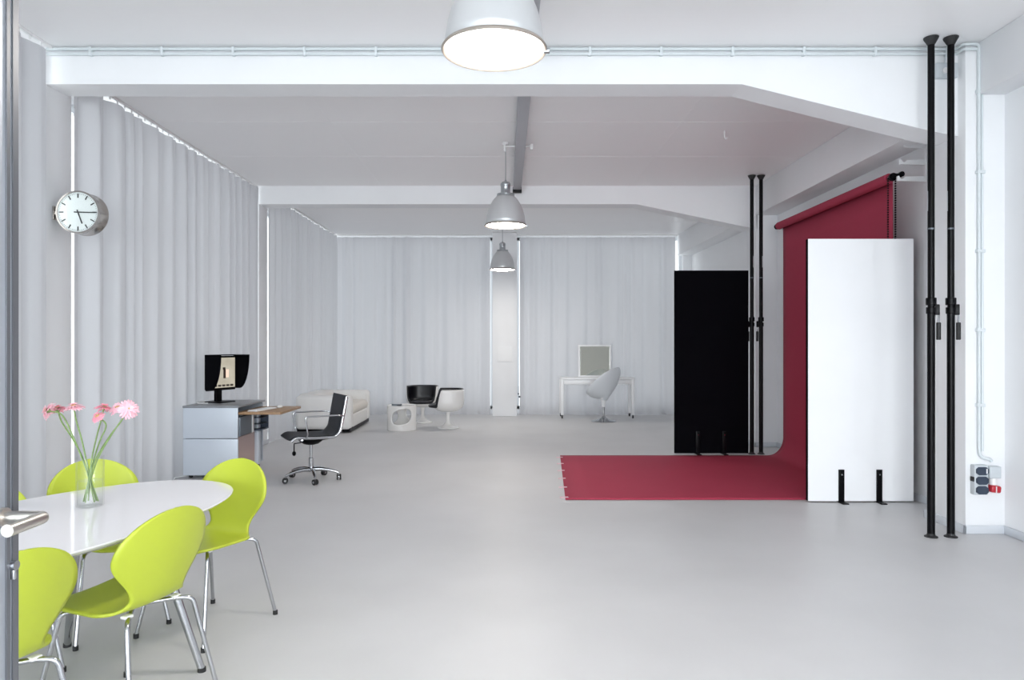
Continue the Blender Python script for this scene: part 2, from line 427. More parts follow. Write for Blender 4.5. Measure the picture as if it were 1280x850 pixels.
pl = MB().box(.118, .195, -.072, -.004, .018, .072, .014, 3, rot=(0, .12, 0)).build('red_plug', M['red'], t, label='red plug')
MB().box(.148, .154, -.076, -.070, .022, .068).build('plug_stripe', M['plastic'], pl, smooth=False)
# little alarm box on the beam behind the near poles
t = thing('alarm_box', 'small white box with round button on the beam behind the poles', 'alarm', (3.39, 5.45, 3.54))
MB().box(-.085, .085, -.05, 0, -.05, .065, .01, 3).build('housing', M['greyplastic'], t)
MB().cyl((-.02, -.064, 0), .022, .016, 20, 'Y').build('button', M['plastic'], t)
MB().tube([(-.01, -.03, .06), (.0, -.03, .12), (.02, -.03, .17)], .006, 8).build('cable', M['conduit'], t)

# ------------------------------------------------------------------ ceiling cable trunk
def trunk(y0, y1, label):
    t = thing('cable_duct', label, 'cable duct', (.16, y0, 3.56), group=None)
    zt = (ZC1 if y0 < 5 else ZC2)-3.56
    MB().box(-.055, .055, 0, y1-y0, -.0, .06, .004, 2).build('duct', M['greyduct'], t)
    for k in range(int((y1-y0)/1.2)+1):
        y = .25+k*1.2
        MB().box(-.012, .012, y, y+.03, .06, zt).build('hanger', M['greyduct'], t, smooth=False)
    e = MB().box(-.062, .062, y1-y0, y1-y0+.07, -.035, .045, .005, 2).build('end_cap', M['black'], t, label='black end cap')
    return t
M['greyduct'] = mat('duct_grey', (.42, .43, .46), .45)
trunk(1.4, 4.72, 'grey cable duct under the ceiling beside the nearest big lamp')
tk = trunk(5.80, 9.68, 'long grey ceiling cable duct with black end cap before second beam')
t = thing('lamp_bracket', 'small white cross bracket on the ceiling duct above the middle lamp', 'bracket', (.1, 7.72, 3.60))
MB().box(-.12, .20, -.012, .012, 0, .012).box(-.12, -.10, -.02, .02, -.05, .02).box(.17, .20, -.03, .03, -.03, .03).build('bar', M['plastic'], t, smooth=False)
tag(MB().tube([(2.27, 7.3, 3.65), (2.27, 7.3, 3.58), (2.285, 7.3, 3.565), (2.295, 7.3, 3.58)], .008, 8).build('ceiling_hook', M['plastic']), 'small white hook in the ceiling near the crimson backdrop', 'hook')

# ------------------------------------------------------------------ pendant lamps
def lamp(loc, label, ztop):
    t = thing('pendant_lamp', label, 'lamp', loc, group='bell shaped aluminium pendant lamps')
    prof = [(.218, 0), (.214, .05), (.205, .11), (.188, .17), (.163, .23), (.132, .28), (.105, .31), (.088, .325)]
    MB().lathe(prof, n=64).build('shade', M['lampshell'], t, solid=.004)
    MB().lathe([(.208, .0), (.228, -.006), (.232, 0), (.226, .010), (.214, .012)], n=64).build('rim', M['rim'], t, solid=.003)
    MB().box(.215, .245, -.012, .012, -.012, .008, .004).build('clip', M['lampcap'], t)
    MB().lathe([(.0, -.016), (.10, -.013), (.17, -.006), (.2085, .004)], n=64).build('lens', M['lampglass'], t)
    MB().lathe([(.09, .318), (.096, .325), (.096, .345), (.060, .35), (.052, .36), (.052, .43), (.056, .435), (.056, .455), (.040, .475), (.012, .485), (.010, .50)], n=40, cap0=True, cap1=True).build('cap', M['lampcap'], t)
    for k in range(3):
        a = k*2.1+.4; MB().cyl((.100*math.cos(a), .100*math.sin(a), .325), .006, .03, 10).build('bolt', M['lampcap'], t)
    MB().tube([(0, 0, .50), (0, 0, ztop-loc[2]-.03)], .0045, 8).build('wire', M['lampcap'], t)
    MB().cyl((0, 0, ztop-loc[2]-.03), .035, .03, 20).build('ceiling_rose', M['plastic'], t)
    return t
lamp((-.05, 3.10, 2.74), 'largest pendant lamp, cut off by the top edge of the picture', ZC1)
lamp((0, 7.72, 2.74), 'middle pendant lamp hanging beside the end of the ceiling duct', ZC2)
lamp((-.055, 12.4, 2.745), 'smallest pendant lamp hanging in front of the slim far pillar', ZC2)

# ------------------------------------------------------------------ wall clock
t = thing('wall_clock', 'round double sided steel clock on a bracket, white dial with bars', 'clock', (-3.345, 5.50, 2.475), rz=.03)
MB().lathe([(.155, 0), (.168, 0), (.168, .012), (.165, .02), (.165, .12), (.168, .128), (.168, .14), (.155, .14)], axis='Y', n=64).build('case', M['steelclock'], t)
for y in (.008, .125): MB().cyl((0, y, 0), .157, .006, 64, 'Y').build('dial', M['dial'], t)
mk = MB()
for k in range(60):
    a = k*PI/30; big = k % 5 == 0
    L = .034 if big else .007; w = .009 if big else .002; r1 = .146
    cx, cz = math.sin(a)*(r1-L/2), math.cos(a)*(r1-L/2)
    mk.box(cx-w/2, cx+w/2, .0055, .008, cz-L/2, cz+L/2, rot=(0, a, 0))
mk.build('hour_bars', M['ink'], t, smooth=False)
def hand(a, L, w, tail, y, nm):
    cx, cz = math.sin(a)*(L-tail)/2, math.cos(a)*(L-tail)/2
    MB().box(cx-w/2, cx+w/2, y, y+.0015, cz-(L+tail)/2, cz+(L+tail)/2, rot=(0, a, 0)).build(nm, M['ink'], t, smooth=False)
hand(PI/2+.02, .135, .009, .03, .003, 'minute_hand'); hand(math.radians(160), .095, .010, .02, .0045, 'hour_hand')
MB().cyl((0, -.001, 0), .154, .002, 48, 'Y').build('cover_glass', M['glass'], t)
MB().box(-.212, -.202, .03, .09, -.055, .055, .003).box(-.205, -.16, .045, .075, -.014, .014).build('bracket', M['steelclock'], t)

# ------------------------------------------------------------------ lime chairs
def make_shell():
    P = [(.238, .424), (.232, .437), (.20, .447), (.10, .445), (.0, .441), (-.09, .441), (-.140, .452), (-.172, .485), (-.192, .535), (-.212, .60), (-.230, .67), (-.245, .74), (-.254, .79), (-.258, .822)]
    N = len(P)
    def cr(x, c):
        i = min(int(x), N-2); f = x-i
        p0, p1, p2, p3 = P[max(i-1, 0)][c], P[i][c], P[i+1][c], P[min(i+2, N-1)][c]
        return .5*((2*p1)+(-p0+p2)*f+(2*p0-5*p1+4*p2-p3)*f*f+(-p0+3*p1-3*p2+p3)*f**3)
    D = [(cr(k*(N-1)/400, 0), cr(k*(N-1)/400, 1)) for k in range(401)]
    cum = [0]
    for a, b in zip(D, D[1:]): cum.append(cum[-1]+math.dist(a, b))
    L = cum[-1]
    def at(sv):
        k = 0
        while k < 399 and cum[k+1] < sv: k += 1
        f = (sv-cum[k])/(cum[k+1]-cum[k]); return tuple(D[k][c]*(1-f)+D[k+1][c]*f for c in (0, 1))
    sm = lambda x: x*x*(3-2*x)
    def width(sv):
        e = L-sv   # distance from the top of the back
        if e < .165: return .222*math.sqrt(max(0, 1-(1-e/.165)**2))
        if e < .345: return .222+(.128-.222)*sm((e-.165)/.18)
        if e < .47: return .128+(.205-.128)*sm((e-.345)/.125)
        if sv > .15: return .205
        return .205*max(0, 1-(1-sv/.15)**2.5)**(1/2.5)
    ss = sorted(set([0, .001, .003, .007, .012, .02, .03, .042, .056]+[.07+k*.0125 for k in range(int((L-.14)/.0125)+1)]+[L-x for x in (0, .001, .003, .007, .012, .02, .03, .042, .056)]))
    m = MB(); g = []
    for sv in ss:
        w = max(width(sv), .0004); y, z = at(sv); e = L-sv; back = sm(min(max((.46-e)/.16, 0), 1)); row = []
        for i in range(19):
            q = i/9-1; x = q*w
            row.append(m.bm.verts.new((x, y+back*1.0*x*x, z+(1-back)*.35*x*x)))
        g.append(row)
    for j in range(len(ss)-1):
        for i in range(18): m.bm.faces.new((g[j][i], g[j][i+1], g[j+1][i+1], g[j+1][i]))
    return m
def make_chair():
    t = thing('dining_chair', '', 'chair', group='lime green moulded dining chairs')
    sh = make_shell().build('seat_shell', M['lime'], t, solid=.011, angle=60)
    for sx in (-1, 1):
        for fy in (1, -1):
            top = [(sx*.03, fy*.05-.02, .424), (sx*.125, fy*.135-.015, .424)] 
            foot = (sx*.215, (.235 if fy > 0 else -.265), .012)
            lg = MB().tube(fillet([top[0], top[1], (sx*.158, fy*.168-.015, .415), foot], .05, 7), .0095, 12).build('leg', M['chrome'], t)
            MB().cyl((foot[0], foot[1], 0), .0125, .022, 16).build('foot_cap', M['rubber'], lg)
            MB().box(sx*.115-.018, sx*.115+.018, fy*.12-.03, fy*.12, .424, .436, .004).build('seat_pad', M['plastic'], t)
    MB().cyl((0, -.02, .418), .05, .015, 24).build('hub_plate', M['chrome'], t)
    return t
AX = Vector((.32, .947)); 
A0 = make_chair(); A0.location = (-1.50, 2.78, 0); hd = (-.94, .34); A0.rotation_euler = (0, 0, math.atan2(-hd[0], hd[1]))
A0['label'] = 'whole lime green chair in front of the table, its back to us'
dup(A0, (-1.70, 2.24, 0), 'lime green chair at bottom left corner, cut off by the door frame', head=(-.90, .43))
dup(A0, (-1.53, 3.60, 0), 'lime green chair at the far tip of the white table', head=(-.37, -.93))
dup(A0, (-2.06, 3.64, 0), 'lime green chair behind the white table and the flower vase', head=(.74, -.67))
dup(A0, (-2.27, 3.08, 0), 'lime green chair behind the table, only a sliver beside door frame', head=(.79, -.61))

# ------------------------------------------------------------------ dining table
tc_ = (-1.86, 2.82); ta, tb, tn = .92, .49, 2.18
t = thing('dining_table', 'white glossy oval dining table with splayed chrome legs', 'table', (*tc_, 0), head=(.32, .947))
def ell(s, z, k=120):
    out = []
    for i in range(k):
        a = 2*PI*i/k; cx, sx = math.cos(a), math.sin(a)
        out.append((tb*s*math.copysign(abs(cx)**(2/tn), cx), ta*s*math.copysign(abs(sx)**(2/tn), sx), z))
    return out
m = MB(); rings = [[m.bm.verts.new(p) for p in ell(s, z)] for s, z in ((.93, .702), (.985, .716), (1., .724), (1., .728), (.997, .730))]
for a, b in zip(rings, rings[1:]):
    for i in range(120): m.bm.faces.new((a[i], a[(i+1) % 120], b[(i+1) % 120], b[i]))
m.bm.faces.new(list(reversed(rings[0]))); m.bm.faces.new(rings[-1])
m.build('tabletop', M['table'], t, angle=30)
for sx in (-1, 1):
    for sy in (-1, 1):
        lg = MB().tube([(sx*.20, sy*.34, .70), (sx*.395, sy*.44, .015)], .017, 20, radii=[.021, .016]).build('leg', M['chrome'], t)
        MB().cyl((sx*.397, sy*.441, 0), .018, .018, 20).build('foot_cap', M['rubber'], lg)
MB().box(-.26, .26, -.38, .38, .688, .702, .01).build('under_frame', M['greyplastic'], t)

# ------------------------------------------------------------------ vase and gerberas
VX, VY, VZ = -1.835, 3.11, .730
t = thing('glass_vase', 'clear glass cylinder vase holding pink gerberas on the white table', 'vase', (VX, VY, VZ))
MB().lathe([(.0, .004), (.045, .004), (.050, .010), (.052, .22), (.0555, .22), (.0555, .006), (.050, 0), (.0, 0)], n=40).build('glass_body', M['vase'], t)
MB().lathe([(.0, .012), (.0485, .012), (.0495, .115), (.0, .115)], n=40).build('water', M['water'], t)
def P3(px, py, Y): return Vector(((px-632)*Y/880, Y, 1.45-(py-429)*Y/880))
def gerbera(px, py, dy, nrm, size, label, pale, entry, seed):
    r = random.Random(seed)
    Y = VY+dy; top = P3(px, py, Y)
    base = Vector((VX+entry[0], VY+entry[1], VZ+.02)); mid = Vector((VX-entry[0]*.2+(top.x-VX)*.12, VY-entry[1]*.2, VZ+.19))
    t = thing('gerbera', label, 'flower', base, group='pink gerberas in the vase')
    n = Vector(nrm).normalized()
    neck = top-n*.012
    c1 = neck-n*.05
    pts = []
    ctrl = [base, mid, mid.lerp(c1, .5)+Vector((0, 0, .012)), c1, neck]
    for i in range(len(ctrl)-1):
        p0, p1, p2, p3 = ctrl[max(i-1, 0)], ctrl[i], ctrl[i+1], ctrl[min(i+2, len(ctrl)-1)]
        for k in range(6):
            f = k/6
            pts.append(.5*((2*p1)+(-p0+p2)*f+(2*p0-5*p1+4*p2-p3)*f*f+(-p0+3*p1-3*p2+p3)*f**3)-base)
    pts.append(neck-base)
    MB().tube(pts, .0032, 8).build('stem', M['stem'], t)
    q = n.to_track_quat('Z', 'Y').to_matrix().to_4x4(); T = Matrix.Translation(top-base) @ q
    m = MB()
    for layer, (cnt, L, lift, w) in enumerate(((20, size, .04, .0058), (16, size*.8, .15, .005), (12, size*.42, .35, .0035))):
        for k in range(cnt):
            a = 2*PI*(k+.5*layer)/cnt+r.uniform(-.06, .06); l = L*r.uniform(.9, 1.05); lf = lift+r.uniform(-.12, .12)
            ca, sa = math.cos(a), math.sin(a); prev = None
            for u, ww in ((.12, .45), (.35, .9), (.7, 1.), (.92, .65), (1., .15)):
                z = .004*layer+lf*l*u-.35*l*u*u*(lift < .2)
                rad = l*u
                va = m.bm.verts.new((ca*rad-sa*w*ww, sa*rad+ca*w*ww, z)); vb = m.bm.verts.new((ca*rad+sa*w*ww, sa*rad-ca*w*ww, z))
                vc = m.bm.verts.new((ca*rad, sa*rad, z-.0012))
                if prev: m.bm.faces.new((prev[0], prev[2], vc, va)); m.bm.faces.new((prev[2], prev[1], vb, vc))
                prev = (va, vb, vc)
    m.xf(T); m.build('petals', M['pinkl'] if pale else M['pinkp'], t, solid=.0006)
    m = MB(); m.sphere((0, 0, .004), .011, (1, 1, .5)); m.xf(T); m.build('flower_eye', M['disc'], t)
    m = MB(); m.lathe([(.003, -.016), (.010, -.006), (.014, .001), (.004, .003)], n=16, cap0=True); m.xf(T); m.build('calyx', M['calyx'], t)
gerbera(59, 513, -.03, (-.85, -.25, .35), .042, 'pink gerbera furthest out on the left, tilted sideways', True, (.03, .01), 1)
gerbera(72, 511, .05, (-.35, .1, .9), .040, 'pink gerbera second from the left in the vase', False, (.025, -.01), 2)
gerbera(92, 508, .0, (-.12, -.1, 1), .046, 'broad flat pink gerbera left of centre in the vase', True, (.015, .02), 3)
gerbera(122, 520, -.06, (-.2, -.5, .6), .030, 'smallest and lowest pink gerbera, above the vase mouth', False, (-.01, -.02), 4)
gerbera(130, 509, .07, (.05, .3, .95), .040, 'flat pink gerbera right of centre, behind the lowest bloom', False, (-.02, .02), 5)
gerbera(147, 509, .06, (-.1, -.5, .85), .040, 'flat pink gerbera in the right cluster, just left of the largest bloom', True, (-.03, 0), 6)
gerbera(161, 511, .0, (.55, -.75, .35), .047, 'largest pale pink gerbera furthest to the right, facing us', True, (-.03, .012), 7)

# ------------------------------------------------------------------ desk with monitor
t = thing('computer_desk', 'silver grey steel desk cabinet with a pull-out oak worktop', 'desk', (-3.15, 7.95, 0))
bx0, bx1, by0, by1 = -.30, .285, -.42, .40
MB().box(bx0, bx1, by0, by0+.02, .035, .425, .004).build('lower_panel', M['desk'], t)
MB().box(bx0, bx1, by0, by0+.02, .431, .758, .004).build('upper_panel', M['desk'], t)
MB().box(bx0, bx1-.01, by0+.021, by1, .06, .075).box(bx0, bx0+.02, by0+.021, by1, .075, .75).box(bx0, bx1-.01, by1-.02, by1, .075, .75).box(bx0, bx1-.02, by0+.021, by1, .44, .455).build('carcass', M['desk'], t, smooth=False)
MB().box(bx0-.005, bx1+.01, by0-.005, by1+.01, .758, .780, .004).build('cabinet_top', M['desktop'], t)
MB().box(bx1-.03, bx1-.012, by0+.03, by1-.18, .075, .435).build('side_panel', M['brownp'], t, smooth=False)
dr = MB().box(bx1-.03, bx1+.02, by0+.022, by0+.42, .45, .655, .004).build('drawer', M['drawer'], t)
MB().box(bx1+.02, bx1+.030, by0+.355, by0+.41, .45, .655, .003).build('drawer_edge', M['lacq'], dr)
MB().box(bx1-.02, bx1+.45, by0+.03, by1-.04, .682, .708, .003).build('worktop', M['wood'], t)
MB().box(bx1-.02, bx1+.03, .12, .20, .06, .67, .008).build('leg', M['desk'], t)
rk = MB().box(bx1-.03, bx1+.10, .03, .26, .46, .475).box(bx1-.03, bx1+.10, .03, .26, .53, .536).box(bx1-.03, bx1+.10, .03, .26, .60, .606).box(bx1-.03, bx1+.1, .255, .262, .46, .67).build('cable_rack', M['navy'], t, smooth=False)
for x in (bx0+.06, bx1-.06):
    for y in (by0+.06, by1-.08): MB().cyl((x-.012, y, .028), .028, .024, 20, 'X').box(x-.01, x+.01, y-.01, y+.01, .03, .062).build('caster', M['rubber'], t)
MB().cyl((bx1+.0, .16, .028), .028, .024, 20, 'X').box(bx1, bx1+.02, .15, .17, .03, .065).build('caster', M['rubber'], t)

t = thing('computer_monitor', 'black computer monitor with shading hood standing on the desk', 'monitor', (-3.225, 8.0, .780), head=(.92, -.40))
w2 = .208
MB().box(-w2, w2, -.035, 0, .135, .525, .006).build('housing', M['black'], t)
s = MB().box(-w2+.012, w2-.012, .0, .003, .165, .505).build('screen', M['screen'], t, smooth=False)
MB().box(-.055, -.02, .003, .0045, .27, .37).box(-.05, -.012, .003, .0045, .37, .395).build('picture_doorway', M['screen_dark'], s, smooth=False)
MB().box(-.10, -.057, .003, .0045, .28, .37).build('picture_wall', M['screen_pink'], s, smooth=False)
sd = MB()
for k in range(6): sd.box(-w2+.04+k*.06, -w2+.085+k*.06, .003, .0045, .178, .20)
sd.build('picture_strip', M['screen_dark'], s, smooth=False)
for sx in (-1, 1):
    pts = [(-.035, .15), (.06, .15)]+[(.06+.145*math.sin(a*PI/2)*1., .15+.385*(1-math.cos(a*PI/2))) for a in [k/8 for k in range(1, 9)]]+[(-.035, .535)]
    MB().prism(pts, 'X', sx*w2, sx*(w2+.006)).build('hood_side', M['blackpanel'], t, smooth=False)
MB().box(-w2-.006, w2+.006, -.035, .205, .535, .541).build('hood_top', M['blackpanel'], t, smooth=False)
MB().box(-.045, .045, -.075, -.04, .01, .30, .006).build('stand', M['black'], t)
MB().box(-.12, .12, -.14, .09, 0, .012, .005).build('foot', M['black'], t)
cable = MB().tube(fillet([(-3.40, 7.98, .79), (-3.42, 7.86, .80), (-3.40, 7.74, .787), (-3.30, 7.80, .787)], .05), .006, 8).build('cable', M['plastic'])
tag(cable, 'loose white cable behind the monitor on the desk', 'cable')
t = thing('keyboard', 'white keyboard on the oak worktop', 'keyboard', (-2.70, 7.82, .7085), rz=1.35)
MB().box(-.20, .20, -.06, .06, 0, .012, .004).build('body', M['plastic'], t)
k_ = MB()
for i in range(15):
    for j in range(5): k_.box(-.19+i*.0255, -.168+i*.0255, -.052+j*.021, -.034+j*.021, .012, .016)
ko = k_.build('keys', M['lacq'], t, smooth=False); ko['kind'] = 'stuff'
t = thing('computer_mouse', 'white computer mouse beside the keyboard', 'mouse', (-2.60, 8.10, .708))
MB().sphere((0, 0, .012), .05, (.65, 1, .4)).build('body', M['plastic'], t)

# ------------------------------------------------------------------ office chair
t = thing('office_chair', 'black mesh office chair with chrome frame, arms and five casters', 'office chair', (-2.06, 7.46, 0), head=(-.87, -.49))
prof = fillet([(0, .265, .462), (0, .215, .497), (0, .05, .485), (0, -.185, .480), (0, -.245, .54), (0, -.31, .90)], .07, 8)
prof = [prof[0]]+[p for p in prof[1:]]
def pf_(u):
    x = u*(len(prof)-1); i = min(int(x), len(prof)-2); return prof[i].lerp(prof[i+1], x-i)
m = MB(); m.grid(lambda a, u: ((a-.5)*.46, pf_(u).y, pf_(u).z-.010*math.sin(PI*a)*(1 if pf_(u).z < .55 else 0)), 9, 60)
m.build('sling_seat', M['mesh'], t, solid=.014)
for sx in (-1, 1):
    MB().tube([(sx*.236, p.y-.004, p.z-.012) for p in prof], .011, 10, flat=1.3).build('side_rail', M['chrome'], t)
    MB().tube(fillet([(sx*.245, .11, .475), (sx*.275, .10, .52), (sx*.275, .13, .70), (sx*.275, -.22, .70), (sx*.245, -.285, .685)], .035, 6), .009, 10).build('armrest', M['chrome'], t)
MB().tube([(-.236, -.325, .87), (.236, -.325, .87)], .008, 10).build('cross_bar', M['chrome'], t)
MB().cyl((.236, -.325, .87), .010, .03, 12, 'X').build('bolt', M['black'], t)
MB().tube([(-.236, .15, .462), (-.1, .12, .435), (.1, .12, .435), (.236, .15, .462)], .010, 10).build('cross_bar', M['chrome'], t)
MB().tube([(-.236, -.12, .460), (-.1, -.1, .435), (.1, -.1, .435), (.236, -.12, .460)], .010, 10).build('cross_bar', M['chrome'], t)
MB().lathe([(.03, .375), (.07, .385), (.115, .42), (.12, .437), (.0, .437)], sx=.8, sy=1.1, n=32, cap0=True).build('tilt_mechanism', M['black'], t)
lv = MB().tube([(.03, .10, .40), (.12, .15, .38), (.125, .15, .29)], .006, 8).build('lever', M['black'], t)
MB().sphere((.125, .15, .275), .026, (1, .8, 1)).build('knob', M['black'], lv)
MB().cyl((0, 0, .23), .016, .15).build('gas_column', M['chrome'], t)
MB().cyl((0, 0, .09), .026, .15, bev=.004).build('column_sleeve', M['chrome'], t)
for k in range(5):
    a = 2*PI*k/5+.52; ca, sa = math.cos(a), math.sin(a)
    lg = MB().tube([(ca*r, sa*r, z) for r, z in ((.01, .115), (.09, .118), (.18, .108), (.25, .09), (.285, .075))], .02, 12, radii=[.026, .022, .018, .015, .012]).build('star_leg', M['chrome'], t)
    cs = MB()
    for o in (-1, 1):
        cs.lathe([(.004, o*.006), (.028, o*.006), (.030, o*.010), (.030, o*.020), (.026, o*.024), (.004, o*.024)], (0, 0, 0), 24, 'X', True, True)
    cs.xf(Matrix.Translation((ca*.288, sa*.288, .030)) @ Matrix.Rotation(a+1.1*k, 4, 'Z')); cs.build('caster', M['rubber'], lg)
    hb = MB(); hb.cyl((-.026, 0, 0), .011, .052, 14, 'X'); hb.xf(Matrix.Translation((ca*.288, sa*.288, .030)) @ Matrix.Rotation(a+1.1*k, 4, 'Z')); hb.cyl((ca*.285, sa*.285, .045), .008, .035, 10); hb.build('caster_hub', M['chrome'], lg)

# ------------------------------------------------------------------ sofa
t = thing('sofa', 'low white fabric sofa with cream seat standing against the side curtain', 'sofa', (-2.95, 12.15, 0))
MB().box(-.42, .44, -.78, .78, .02, .08).build('plinth', M['black'], t, smooth=False)
def softbox(nm, a, m_, bev=.07, parent=None, rot=None):
    b = MB(); b.box(*a, bev, 5, rot=rot); return b.build(nm, m_, parent or t)
softbox('armrest', (-.44, .46, -.83, -.60, .055, .60), M['leather']); softbox('armrest', (-.44, .46, .60, .83, .055, .60), M['leather'])
softbox('backrest', (-.46, -.16, -.64, .64, .055, .615), M['leather'])
softbox('base', (-.20, .45, -.62, .62, .055, .30), M['leather'], .05)
softbox('seat_cushion', (-.18, .47, -.60, .60, .27, .44), M['cushion'], .08)
for y in (-.5, 0, .5):
    pass

# ------------------------------------------------------------------ coffee table with cut-outs
t = thing('coffee_table', 'round white plastic coffee table with oval side openings', 'coffee table', (-1.735, 11.78, 0), rz=-.40)
R, H = .245, .41
m = MB(); NU, NV = 96, 26
def inhole(a, z):
    # three lens shaped openings round the drum
    k = (a*3/(2*PI)) % 1.0
    u = (k-.5)/.36; v = (z-.238)/.125
    return abs(u)**2.6+abs(v-.25*u)**2.2 < 1
vs = {}
def vert(i, j):
    i %= NU
    if (i, j) not in vs:
        z = .0+H*j/(NV-1); vs[i, j] = m.bm.verts.new((R*math.cos(2*PI*i/NU), R*math.sin(2*PI*i/NU), z))
    return vs[i, j]
for i in range(NU):
    for j in range(NV-1):
        if not inhole(2*PI*(i+.5)/NU, H*(j+.5)/(NV-1)): m.bm.faces.new((vert(i, j), vert(i+1, j), vert(i+1, j+1), vert(i, j+1)))
# smooth the rim of each opening
for _ in range(6):
    bd = [v for v in m.bm.verts if v.is_boundary and .02 < v.co.z < H-.02]
    new = {}
    for v in bd:
        nb = [e.other_vert(v).co for e in v.link_edges if e.is_boundary]
        if len(nb) == 2:
            c_ = v.co*.4+(nb[0]+nb[1])*.3; a = math.atan2(c_.y, c_.x); new[v] = Vector((R*math.cos(a), R*math.sin(a), c_.z))
    for v, c_ in new.items(): v.co = c_
m.build('drum_body', M['gloss'], t, solid=.022, off=-1)
MB().lathe([(.0, .385), (.222, .385), (.232, .392), (.247, .412), (.243, .418), (.232, .416), (.222, .404), (.0, .404)], n=64).build('table_top', M['gloss'], t)
t = thing('ashtray', 'small dark metal tray lying on the round coffee table', 'tray', (-1.80, 11.66, .405), rz=.2)
MB().box(-.085, .085, -.05, .05, 0, .008, .002).box(-.085, -.075, -.05, .05, .0, .045, .002).box(-.085, .085, .042, .05, .0, .035).build('tray_body', M['drawer'], t)
MB().box(.0, .07, -.03, .02, .008, .02, .003).build('lighter', M['black'], t)

# ------------------------------------------------------------------ cup chairs
def cup(Rr, zb, zback, zfront, inner=0., a0=38, a1=66, hp=.20, pw=2.6, lip=0.):
    m = MB()
    def f(u, v):
        a = 2*PI*u; fr = math.degrees(abs(((a-PI/2+PI) % (2*PI))-PI))   # 0 at the front (+y)
        k = min(max((fr-a0)/(a1-a0), 0), 1); k = k*k*(3-2*k)
        zr = zfront+(zback-zfront)*k
        ca, sa = math.cos(a), math.sin(a)
        q = (abs(ca)**3+abs(sa)**3)**(-1/3)
        z = zb+(zr-zb)*v**1.7
        hh = min((z-zb)/hp, 1.)
        rad = max((1-(1-hh)**pw)**(1/pw), 0)
        rr = max(Rr*rad, .012)*q
        ly = lip*(1-k)*v**3 if sa > 0 else 0
        return (ca*rr, sa*rr*.95+ly, z)
    m.grid(f, 96, 22, wrapu=True)
    return m
def cup_chair(loc, head, label):
    t = thing('cup_chair', label, 'chair', loc, head=head, group='white cup chairs with black padding')
    cup(.285, .285, .665, .375, a0=48, a1=66).build('shell', M['gloss'], t, solid=.012, angle=70)
    cup(.268, .305, .672, .41, a0=46, a1=64, lip=.03).build('padding', M['blackpad'], t, solid=.022, angle=70)
    MB().lathe([(.0, .415), (.15, .415), (.215, .41), (.24, .39), (.235, .36)], (0, .085, 0), n=40, sy=1.05).build('seat_cushion', M['blackpad'], t)
    MB().lathe([(.09, .295), (.055, .285), (.038, .26), (.030, .21), (.030, .15), (.045, .095), (.085, .05), (.14, .025), (.185, .014), (.19, .006), (.185, 0)], n=48, cap0=True, cap1=True).build('pedestal', M['gloss'], t)
    return t
c1 = cup_chair((-1.52, 12.9, 0), (-.05, -1), 'further white cup chair, its black inside turned to us')
c2 = dup(c1, (-.985, 12.05, 0), 'nearer white cup chair seen from its side, facing the coffee table', head=(-1, -.12))

# ------------------------------------------------------------------ dressing table, mirror, egg chair
t = thing('dressing_table', 'white dressing table on casters in front of the end wall curtain', 'table', (1.775, 13.78, 0))
MB().box(-.71, .71, -.22, .22, .745, .785, .012, 3).build('tabletop', M['lacq'], t)
MB().box(-.655, .655, -.20, .20, .655, .745, .003).build('drawer_box', M['lacq'], t)
for x in (-.655, .635): pass
for sx in (-1, 1):
    for y0, y1 in ((-.22, -.16), (.16, .22)):
        lg = MB().box(min(sx*.71, sx*.655), max(sx*.71, sx*.655), y0, y1, .065, .75, .006).build('leg', M['lacq'], t)
        cx, cy = sx*.683, (y0+y1)/2
        MB().cyl((cx-.012, cy, .028), .028, .024, 20, 'X').box(cx-.008, cx+.008, cy-.008, cy+.008, .03, .066).build('caster', M['rubber'], lg)
t = thing('table_mirror', 'square white framed mirror standing on the dressing table', 'mirror', (1.75, 13.80, .785), rz=.028)
fr = MB(); w, hh, b = .325, .635, .035
fr.box(-w, w, -.015, .015, 0, b).box(-w, w, -.015, .015, hh-b, hh).box(-w, -w+b, -.015, .015, b, hh-b).box(w-b, w, -.015, .015, b, hh-b)
Rt = Matrix.Rotation(-.05, 4, 'X')
fr.xf(Rt).build('frame', M['lacq'], t, smooth=False)
MB().box(-w+b, w-b, -.004, .01, b, hh-b).xf(Rt).build('mirror_glass', M['mirror'], t, smooth=False)
MB().box(.335, .345, .0, .03, .0, .66).build('edge_strip', M['alu'], t, smooth=False)
t = thing('swivel_chair', 'pale grey egg shaped swivel chair with its back to us', 'chair', (1.82, 13.08, 0), head=(-.74, .67))
m = MB()
La = Vector((0, .30, .50)); Lb = Vector((0, -.28, 1.0)); cc = (La+Lb)/2; ax = (Lb-La).normalized(); la = (Lb-La).length/2
dn = Vector((0, ax.z, -ax.y))  # towards the underside at the back
if dn.z > 0: dn = -dn
base_pt = Vector((0, -.01, .40))
def fe(u, v):
    a = 2*PI*u; s = math.sin(v*PI/2)**.8; dpt = math.cos(v*PI/2)
    r_ = s; p = cc+ax*la*math.cos(a)*r_+Vector((1, 0, 0))*.29*math.sin(a)*r_+dn*.20*dpt
    k = (1-v)**1.5; tgt = base_pt+Vector((.04*math.sin(a), -.04*math.cos(a), 0))
    p = p.lerp(tgt, k)
    return p
m.grid(fe, 64, 24, wrapu=True)
m.build('shell', M['eggwhite'], t, solid=.05, off=0, angle=80)
MB().lathe([(.11, .47), (.085, .435), (.055, .40), (.040, .36), (.034, .30), (.032, .27)], n=32, cap0=True, cap1=True).build('neck', M['lacq'], t)
MB().cyl((0, 0, .08), .022, .20).build('column', M['chrome'], t)
MB().lathe([(.024, .10), (.05, .07), (.12, .03), (.22, .012), (.235, .005), (.23, 0)], n=48, cap0=True, cap1=True).build('base', M['chrome'], t)

